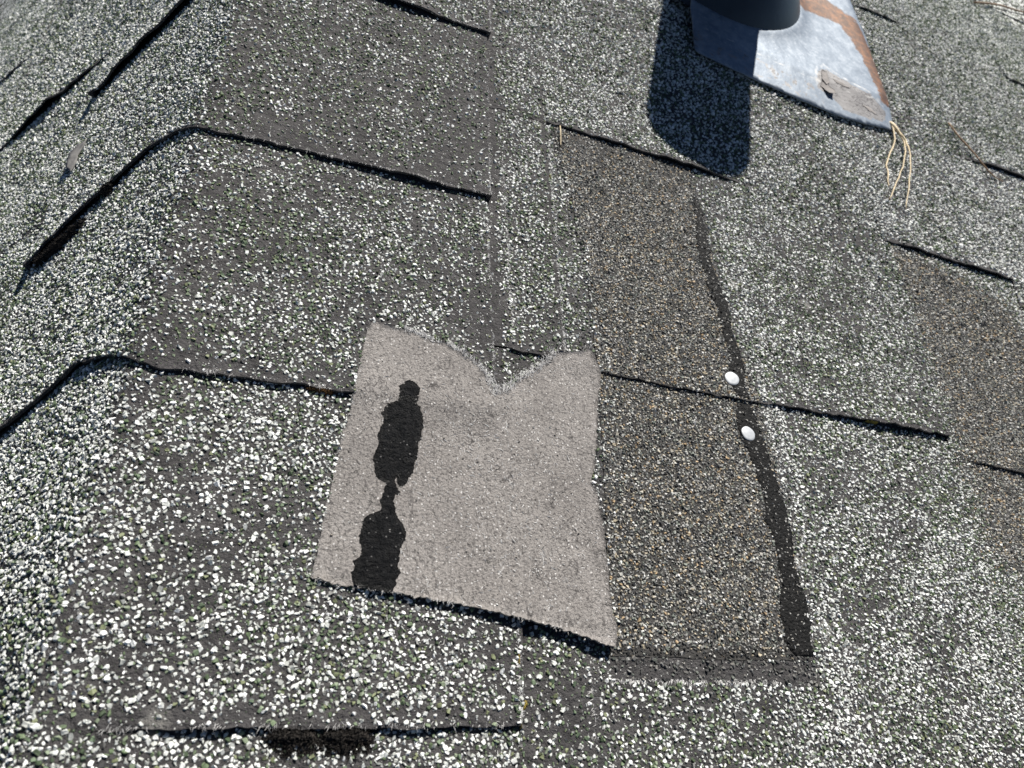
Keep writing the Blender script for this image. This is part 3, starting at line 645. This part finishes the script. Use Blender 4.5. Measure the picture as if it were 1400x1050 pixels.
# ------------------------------------------------------------------ frayed glass fibres along torn edges
def fibres(name, parent, line, n, ln, spread, heightf, r=.00009, seed=0, lean=None, matl=None, up=.12):
    """short glass strands lying near a torn edge, in tufts with bare stretches between."""
    rg = np.random.default_rng(seed); L = np.array(line, float); seg = np.hypot(*np.diff(L, axis=0).T); cum = np.concatenate([[0], np.cumsum(seg)])/seg.sum()
    t = rg.random(n); t = t[rg.random(n) < sstep(.38, .62, fbm(t*seg.sum(), 0*t, .012, seed+3, 2))]; n = len(t)
    tf = rg.random(max(4, n//9)); t = np.where(rg.random(n) < .7, np.clip(tf[rg.integers(0, len(tf), n)]+rg.normal(0, .0012/seg.sum(), n), 0, 1), t)
    s = np.interp(t, cum, L[:, 0])+rg.normal(0, spread, n); v = np.interp(t, cum, L[:, 1])+rg.normal(0, spread, n)
    h = heightf(s, v); V = []; F = []
    P = fold(s, v, h+.0001); ts, tv, tn = frame(s); tl = rg.normal(0, .9, 4000)
    for i in range(n):
        a = rg.uniform(0, 2*math.pi) if lean is None else rg.normal(lean, .45)+tl[int(t[i]*3999)]*.6
        d_ = ts[i]*math.cos(a)+tv[i]*math.sin(a); l = ln*rg.uniform(.25, 1.2)*rg.uniform(.5, 1); tip = P[i]+d_*l+tn[i]*l*rg.uniform(-.08, up); mid = P[i]+d_*l*.5+tn[i]*l*rg.uniform(.02, up*.6+.03)+np.cross(d_, tn[i])*l*rg.normal(0, .10)
        e = nrm(np.cross(d_, tn[i]))*r*rg.uniform(.7, 1.4); q = tn[i]*r; b0 = len(V)
        V += [P[i]+e, P[i]-e*.5+q, P[i]-e*.5-q, mid+e, mid-e*.5+q, mid-e*.5-q, tip]
        for j in range(3): k2 = (j+1) % 3; F += [(b0+j, b0+k2, b0+3+k2), (b0+j, b0+3+k2, b0+3+j), (b0+3+j, b0+3+k2, b0+6)]
    o = mesh_obj(name, V, np.array(F), matl or M_FIBRE, parent=parent); tag(o, kind='stuff'); return o
hz = lambda s, v: top_height(s, v)[0]
phz = lambda s, v: patch_h(s, v)
fibres('fibre_fringe', patch, PATCH_O[3:12], 800, .0034, .0009, phz, seed=1, lean=1.2, r=.00014, up=.3)
fibres('fibre_fringe', patch, PATCH_O[10:17], 900, .0038, .0014, phz, seed=2, lean=1.6, r=.00015, up=.3)
fibres('fibre_fringe', patch, [q for q in PATCH_O if q[1] < -.118 and q[0] < .046][::-1], 420, .0026, .0006, phz, seed=3, lean=-1.5)
fibres('fibre_fringe', patch, [q for q in PATCH_O if q[0] < -.08 and q[1] < .02], 160, .0026, .0006, phz, seed=4)
fibres('loose_fibre', patch, [(-.055, .0), (-.02, -.06), (.03, -.10), (-.03, -.12), (.02, 0.)], 1500, .0028, .030, lambda s, v: np.where(in_poly(s, v, _pp), phz(s, v), hz(s, v)), seed=5, up=.05, r=.00017)
fibres('fibre_crease', patch, [(-.006, -.020), (-.0035, -.06), (-.006, -.09), (-.014, -.125)], 150, .0040, .0003, phz, seed=6, lean=-1.6, up=.06, r=.0001)
fibres('fibre_crease', patch, [(.012, -.085), (.014, -.128)], 50, .0040, .0003, phz, seed=16, lean=-1.6, up=.06, r=.0001)
fibres('fibre_fringe', T2.ob, [(.044, -.1590), (.08, -.1580), (.133, -.1572), (.15, -.156)], 800, .0030, .0006, hz, seed=7, lean=-1.57, up=.03, r=.00012)
fibres('fibre_fringe', T1.ob, [(.0365, .024), (.038, .10), (.0385, .18), (.040, .246)], 1000, .0030, .0006, hz, seed=8, up=.2, r=.00015)
fibres('fibre_fringe', T1.ob, [(.050, .035), (.047, .07), (.050, .11), (.046, .16), (.044, .21)], 260, .0045, .0012, hz, seed=18, lean=1.57, up=.15)
fibres('fibre_fringe', T2.ob, [(.0355, -.139), (.0350, -.205)], 260, .0032, .0005, hz, seed=9, up=.2)
fibres('fibre_fringe', STRIP.ob, [(.0030, .03), (.0008, .20)], 700, .0028, .0004, hz, seed=10, up=.2, r=.00014)
CAPS = [p for p in PIECES if p.name == 'cap_shingle']
for q, sd in ((CAPS[2], 11), (CAPS[3], 12), (CAPS[1], 13), (CAPS[4], 14)):
    v0 = float(q.vb(-.05))
    fibres('fibre_fringe', q.ob, [(float(q.sr(v0+.004))-.0006, v0+.002), (float(q.sr(v0+.15))-.0006, v0+.155)], 620, .0026, .0003, hz, seed=sd, up=.2, r=.00015)
    fibres('fibre_fringe', q.ob, [(s_, float(q.vb(s_))+.0010) for s_ in np.linspace(-.17, float(q.sr(v0))-.002, 8)], 420, .0030, .0008, hz, seed=sd+20, lean=-1.57, up=.12)

# ------------------------------------------------------------------ nails
for (s, v), lb, tilt in ((( .1598, .0352), 'oval grey nail head in the dark tar strip just above the joint', (.10, .05)), ((.1636, -.0055), 'larger pale nail head on the wide tar smear below the joint', (-.04, .03))):
    h = float(hz(np.array([s]), np.array([v]))[0])+.0012; V = []; F = []; R_ = .0053; K = 28
    prof = [(0, .0004), (.35, .00040), (.7, .00036), (.93, .00025), (1.0, -.0001), (.97, -.0005), (.3, -.0007), (.28, -.0045)]
    V.append((s, v, h+.0004))
    for (rr, zz) in prof[1:]:
        for j in range(K):
            a = 2*math.pi*j/K; w = 1+.025*math.sin(2*a+1)+.015*math.sin(5*a); x, y = R_*rr*w*math.cos(a), R_*rr*w*math.sin(a)
            V.append((s+x, v+y, h-.0004+zz+x*tilt[0]+y*tilt[1]))
    for j in range(K): F.append((0, 1+j, 1+(j+1) % K))
    for i in range(len(prof)-2):
        for j in range(K): F.append((1+i*K+j, 1+(i+1)*K+j, 1+(i+1)*K+(j+1) % K, 1+i*K+(j+1) % K))
    F.append([1+(len(prof)-2)*K+j for j in range(K)])
    o = mesh_obj('roofing_nail', V, F, M_NAIL, base=(s, v, h), smooth=True); tag(o, lb, 'nail', 'nails in the tar strip')

# ------------------------------------------------------------------ flashing and vent pipe
PC = (.26, .58)
FB = [(.2030, .4225), (.2060, .4165), (.2120, .4135), (.2700, .4060), (.3250, .3985), (.3700, .3945), (.4080, .3975), (.4400, .4030), (.4545, .4065), (.4580, .4110), (.4600, .4480), (.4620, .4790), (.4705, .5280), (.4790, .5850), (.4800, .6350), (.4830, .76), (.1300, .76), (.1300, .5600), (.2120, .5180), (.2065, .4800)]
FB[:3] = [(.2045, .4215), (.2070, .4185), (.2110, .4170)]
fp = resample(FB, .004, .0002, 31)
F2, ft, fn = cdt(fp, .0042, 17)
_fp = [tuple(q) for q in fp]
def flash_h(s, v):
    d = poly_dist(s, v, _fp); rr = np.hypot(s-.26, v-.59)
    lowd = v-np.interp(s, [.20, .27, .325, .37, .41, .44, .4525], [.418, .406, .3985, .3945, .3975, .4045, .41])
    fold_ = np.interp(lowd, [0, .004, .038, .046, .2], [.0022, .0030, .0072, .0086, .0092])
    return fold_+.0010*np.exp(-d/.004)*0+.0008*(fbm(s, v, .05, 61)-.5)+.004*np.exp(-np.clip(rr-.112, 0, 1)/.010)-.0060*np.exp(-np.clip(np.interp(v, [.41, .7], [.459, .486])-s, 0, 1)/.006)
fh = flash_h(F2[:, 0], F2[:, 1])
V, F = slab(F2, ft, fn, fh, .0011, 0)
def soft(x): return np.concatenate([x, x])
s_, v_ = F2.T
rline = [(.33, .625), (.3775, .590), (.4188, .600), (.4501, .588), (.4560, .5524), (.4584, .5111), (.4540, .4750), (.4545, .4480)]
dr = poly_dist(s_, v_, rline, False)
wr = np.interp(v_, [.43, .47, .52, .58, .66], [.006, .010, .015, .018, .019])
rust = np.clip(1.0-dr/wr*.62, 0, 1); tan = np.clip(1.05-np.abs(dr-wr*1.0)/.008, 0, 1)*.85*(s_ < .447)
tan = np.where(dr < wr*.6, 0, tan); tan = np.maximum(tan, np.where(v_ > .66, .55, 0))
peel = np.where(in_poly(s_, v_, [(.352, .430), (.356, .452), (.372, .462), (.385, .458), (.405, .452), (.428, .446), (.446, .430), (.440, .412), (.410, .405), (.38, .406)]), .72, .0)
lowd = v_-np.interp(s_, [.20, .27, .325, .37, .41, .44, .4525], [.418, .406, .3985, .3945, .3975, .4045, .41])
peel = np.maximum(peel, np.where((lowd > .004) & (lowd < .034) & (s_ < .36), .43, 0))
halo = np.clip(1-np.abs(poly_dist(s_, v_, [(.352, .430), (.356, .455), (.372, .470), (.385, .462), (.405, .455), (.428, .450), (.448, .432)], False))/.006, 0, 1)*.6
halo = np.maximum(halo, np.clip(1-np.abs(lowd-.040)/.004, 0, 1)*.55)
flash = thing('pipe_flashing', (.33, .40, .003), 'weathered galvanised flashing plate with rust band and peeling grey paint, under the pipe', 'flashing')
fs = mesh_obj('flashing_plate', V, F, M_GALV, parent=flash, fattr={'rust': soft(rust), 'tan': soft(tan), 'peel': soft(peel), 'halo': soft(halo)})
for q in fs.data.polygons: q.use_smooth = True
# curled paint flakes
rf = np.random.default_rng(77)
def flake(pts, tip, dz, step=.0022):
    q2 = resample(pts, .0018, .0003, 5); A2, at, an_ = cdt(q2, step, 3); e = nrm(np.array(tip)); k2 = (A2-A2.mean(0))@e; k2 = (k2-k2.min())/(np.ptp(k2)+1e-9)
    hh = flash_h(A2[:, 0], A2[:, 1])+.0002+dz*k2**2; V, F = slab(A2, at, an_, hh, .0004, 0); mesh_obj('paint_flake', V, F, M_PAINT, parent=flash, smooth=True)
flake([(.3600, .4400), (.3630, .4535), (.3670, .4590), (.3725, .4570), (.3705, .4470), (.3690, .4380), (.3640, .4330)], (.2, -1), .0012)
flake([(.3560, .4290), (.3590, .4370), (.3660, .4360), (.3725, .4270), (.3700, .4190), (.3630, .4190)], (.6, -1), .0045)
for cs, cv, a_, b_, tp in ((.386, .4450, .011, .0040, .3), (.421, .4210, .010, .0028, .5)):
    ph = np.linspace(0, 2*math.pi, 15, endpoint=False)+rf.uniform(-.15, .15, 15); rr = rf.uniform(.62, 1.15, 15)
    flake([(cs+a_*math.cos(t)*q+.25*b_*math.sin(t), cv-.24*a_*math.cos(t)+b_*math.sin(t)*q) for t, q in zip(ph, rr)], (tp, -1), rf.uniform(.0000, .0003), .0018)
# flared collar of the flashing
prof = [(.1150, -.0015), (.1125, .0002), (.1105, .0025), (.1040, .0100), (.0930, .0215), (.0800, .0345), (.0680, .0460), (.0590, .0540), (.0560, .0560), (.0540, .0565), (.0535, .0200)]
h0 = .0085; K = 72; CC = lambda z: (.26, .59-.01*min(max(z, 0)/.05, 1))
V = [(CC(z)[0]+r*math.cos(2*math.pi*j/K), CC(z)[1]+r*math.sin(2*math.pi*j/K), h0+z) for r, z in prof for j in range(K)]
F = [(i*K+j, i*K+(j+1) % K, (i+1)*K+(j+1) % K, (i+1)*K+j) for i in range(len(prof)-1) for j in range(K)]
mesh_obj('collar', V, F, M_PIPE, parent=flash, smooth=True)
PIPE_H = .292*math.tan(SUN_E)
pprof = [(.0525, .0), (.0525, PIPE_H), (.0515, PIPE_H+.001), (.0480, PIPE_H+.001), (.0475, PIPE_H), (.0475, .0)]
V = [(PC[0]+r*math.cos(2*math.pi*j/K), PC[1]+r*math.sin(2*math.pi*j/K), z) for r, z in pprof for j in range(K)]
F = [(i*K+j, i*K+(j+1) % K, (i+1)*K+(j+1) % K, (i+1)*K+j) for i in range(len(pprof)-1) for j in range(K)]
F += [((len(pprof)-1)*K+j, (len(pprof)-1)*K+(j+1) % K, (j+1) % K, j) for j in range(K)]
pipe = mesh_obj('vent_pipe', V, F, M_PIPE, base=(PC[0], PC[1], 0), smooth=True)
tag(pipe, 'round dark grey vent pipe rising out of the rusty flashing, casting the big shadow', 'pipe')

# ------------------------------------------------------------------ needles, flake, moss, lichen
def at(s, v, dh=0): return fold(s, v, float(hz(np.array([s]), np.array([v]))[0])+dh)
nd = thing('pine_needles', at(.4475, .4070, .002), 'bundle of straw coloured pine needles hanging from the flashing corner', 'needles')
def np_path(pts): return smooth_path([at(a, b_, c) for a, b_, c in pts], 18)
for pts in ([(.4500, .4110, .0050), (.4434, .3851, .0045), (.4206, .3483, .003), (.4116, .3237, .0022), (.4064, .3064, .0018)],
            [(.4505, .4115, .0050), (.4580, .3910, .0045), (.4449, .3577, .005), (.4199, .3164, .004), (.3979, .2855, .002)],
            [(.4510, .4120, .0050), (.4587, .3855, .0065), (.4425, .3405, .008), (.4132, .2760, .003)]):
    P = np_path(pts); P = P+rf.normal(0, .00035, P.shape); V, F = tube(P, np.linspace(.0010, .0006, 18)*rf.uniform(.85, 1.15, 18)); mesh_obj('needle', V, F, M_NEEDLE, parent=nd, smooth=True)
V, F = tube(smooth_path([at(.4505, .4180, .004), at(.4520, .4060, .0062), at(.4555, .3950, .0055)], 8), np.array([.0014, .0020, .0022, .0021, .0019, .0017, .0014, .0010])); mesh_obj('sheath', V, F, M_NEEDLE, parent=nd, smooth=True)
for pts, lb, mt, r in (([(.5581, .4629, .003), (.5621, .4430, .0035), (.5699, .4177, .0045), (.5802, .3941, .005), (.5901, .3872, .003), (.605, .3850, .0015)], 'thin brown pine needle lying across a shingle edge near the right side', M_TWIG, .0010),
                       ([(.7939, .8450, .003), (.8542, .8700, .004), (.9235, .8913, .003), (.98, .915, .003)], 'reddish dry needle in the far top right corner', M_TWIG, .0016),
                       ([(.0488, .2443, .0030), (.0486, .2340, .0028), (.0484, .2239, .0012)], 'short straw coloured needle under the tab edge above the brown repair', M_NEEDLE, .0006)):
    P = np_path(pts); V, F = tube(P, np.linspace(r, r*.6, 18)); o = mesh_obj('pine_needle', V, F, mt, base=P[0], smooth=True); tag(o, lb, 'needle', 'single dry needles on the roof')
# curled scrap on the left slope
cp = [(-.350, .240), (-.357, .236), (-.3605, .226), (-.3590, .212), (-.3540, .206), (-.3520, .214), (-.3540, .224), (-.3510, .233)]
q2 = resample(cp, .002, .0003, 2); A2, at_, an_ = cdt(q2, .003, 3)
hh = top_height(A2[:, 0], A2[:, 1])[0]+.0016+.004*sstep(-.353, -.362, A2[:, 0])
V, F = slab(A2, at_, an_, hh, .0008, 0); o = mesh_obj('felt_scrap', V, F, M_FLAKE, base=at(-.356, .222), smooth=True)
tag(o, 'curled grey scrap of felt on the left slope beside the cap edge', 'scrap')

def clump(name, line, width, n, ln, matl, lb, cat, group, seed, hump=.003, r=.00035):
    rg = np.random.default_rng(seed); L = np.array(line); seg = np.hypot(*np.diff(L, axis=0).T); cum = np.concatenate([[0], np.cumsum(seg)])/max(seg.sum(), 1e-9)
    base = at(*L[len(L)//2]); t0 = thing(name, base, lb, cat, group)
    # body: low lumpy mound, then stems standing in it
    outl = []; m = 22
    for i in range(m+1): outl.append((i/m, 1))
    pts = []
    for tt, sg in [(i/m, 1) for i in range(m+1)]+[(i/m, -1) for i in range(m, -1, -1)]:
        c = np.array([np.interp(tt, cum, L[:, 0]), np.interp(tt, cum, L[:, 1])]); w = width*(.35+.65*math.sin(math.pi*min(max(tt, .03), .97))**.5)*(.7+.6*rg.random())
        j = min(int(tt*(len(L)-1)), len(L)-2); dd = nrm(L[j+1]-L[j]); pts.append(c+sg*w*np.array([-dd[1], dd[0]]))
    q2 = resample(pts, width*.22, width*.03, seed); A2, tt_, nn = cdt(q2, width*.25, seed)
    d = poly_dist(A2[:, 0], A2[:, 1], [tuple(q) for q in q2]); dmx = d.max()+1e-9
    hf = lambda s, v: hz(s, v)
    bh = np.minimum.reduce([hf(A2[:, 0]+a, A2[:, 1]+b_) for a, b_ in ((0, 0), (0, -.002), (0, -.004))])
    mx = hf(A2[:, 0], A2[:, 1]+.004)
    lev = bh+(hump+.5*np.clip(mx-bh, 0, .006))*sstep(0, dmx*.7, d)*(.6+.8*fbm(A2[:, 0], A2[:, 1], width*.5, seed))
    V, F = slab(A2, tt_, nn, lev, hump*.6, 0); mesh_obj('cushion', V, F, matl, parent=t0)
    pk = rg.integers(0, len(A2), n); s = A2[pk, 0]+rg.normal(0, width*.12, n); v = A2[pk, 1]+rg.normal(0, width*.12, n); P = fold(s, v, lev[pk]-.0003); ts, tv, tn = frame(s)
    V = []; F = []
    for i in range(n):
        d_ = nrm(tn[i]*1.0+ts[i]*rg.normal(0, .6)+tv[i]*rg.normal(-.15, .6)); l = ln*rg.uniform(.4, 1.2); e = nrm(np.cross(d_, ts[i]+.3*tv[i]))*r; e2 = nrm(np.cross(d_, e))*r; b0 = len(V)
        V += [P[i]+e, P[i]-e*.5+e2*.87, P[i]-e*.5-e2*.87, P[i]+d_*l]; F += [(b0, b0+1, b0+3), (b0+1, b0+2, b0+3), (b0+2, b0, b0+3)]
    o = mesh_obj('stems', V, np.array(F), matl, parent=t0); tag(o, kind='stuff'); return t0
MG = 'moss growing along the cap edges'; LG = 'lichen specks along the joints'
clump('moss_clump', [(-.1105, -.1825), (-.1012, -.1850), (-.0905, -.1855)], .0054, 1900, .0020, M_MOSS, 'dark moss cushion at the lowest cap edge, left of the pair', 'moss', MG, 1, .0016)
clump('moss_clump', [(-.0895, -.1852), (-.0800, -.1855), (-.0690, -.1840)], .0056, 1900, .0020, M_MOSS, 'dark moss cushion at the lowest cap edge, right of the pair', 'moss', MG, 2, .0016)
clump('moss_clump', [(-.355, .118), (-.339, .1195), (-.322, .1225), (-.303, .1300)], .0042, 1500, .0032, M_MOSS, 'long dark moss growth under the cap edge on the left slope', 'moss', MG, 3)
clump('moss_clump', [(-.288, .1420), (-.278, .1475)], .0030, 420, .0024, M_MOSS, 'small dark moss tuft on the cap edge nearest the hip bend', 'moss', MG, 4)
clump('moss_clump', [(-.1125, -.0245), (-.1060, -.0245), (-.1000, -.0250)], .0013, 260, .0022, M_MOSS2, 'rust coloured moss tuft at the cap edge left of the felt patch', 'moss', MG, 5, .001, .0002)
for i, (ln_, w, lb) in enumerate((([(.2720, .0225), (.2830, .0222)], .0011, 'yellow lichen speck on the tab edge right of the nails'),
        ([(-.0030, -.1490), (-.0030, -.1540)], .0012, 'yellow lichen just below the bottom edge of the felt patch'),
        ([(.0012, -.1690), (-.0010, -.1735)], .0016, 'largest yellow lichen crust on the corner of the lowest cap'),
        ([(-.0030, -.1760), (-.0030, -.1810)], .0012, 'yellow lichen at the very corner below the lowest cap'),
        ([(-.0390, -.1795), (-.0310, -.1798)], .0010, 'yellow lichen dots on the lowest cap edge right of the moss'),
        ([(.0375, .1890), (.0378, .1850)], .0009, 'faint yellow lichen line on the joint above the brown repair'),
        ([(.0070, .0330), (.0060, .0290)], .0009, 'tiny yellow lichen speck by the notch of the felt patch'))):
    clump('yellow_lichen', ln_, w*.62, 90, .0008, M_LICH, lb, 'lichen', LG, 30+i, .0007, .0002)
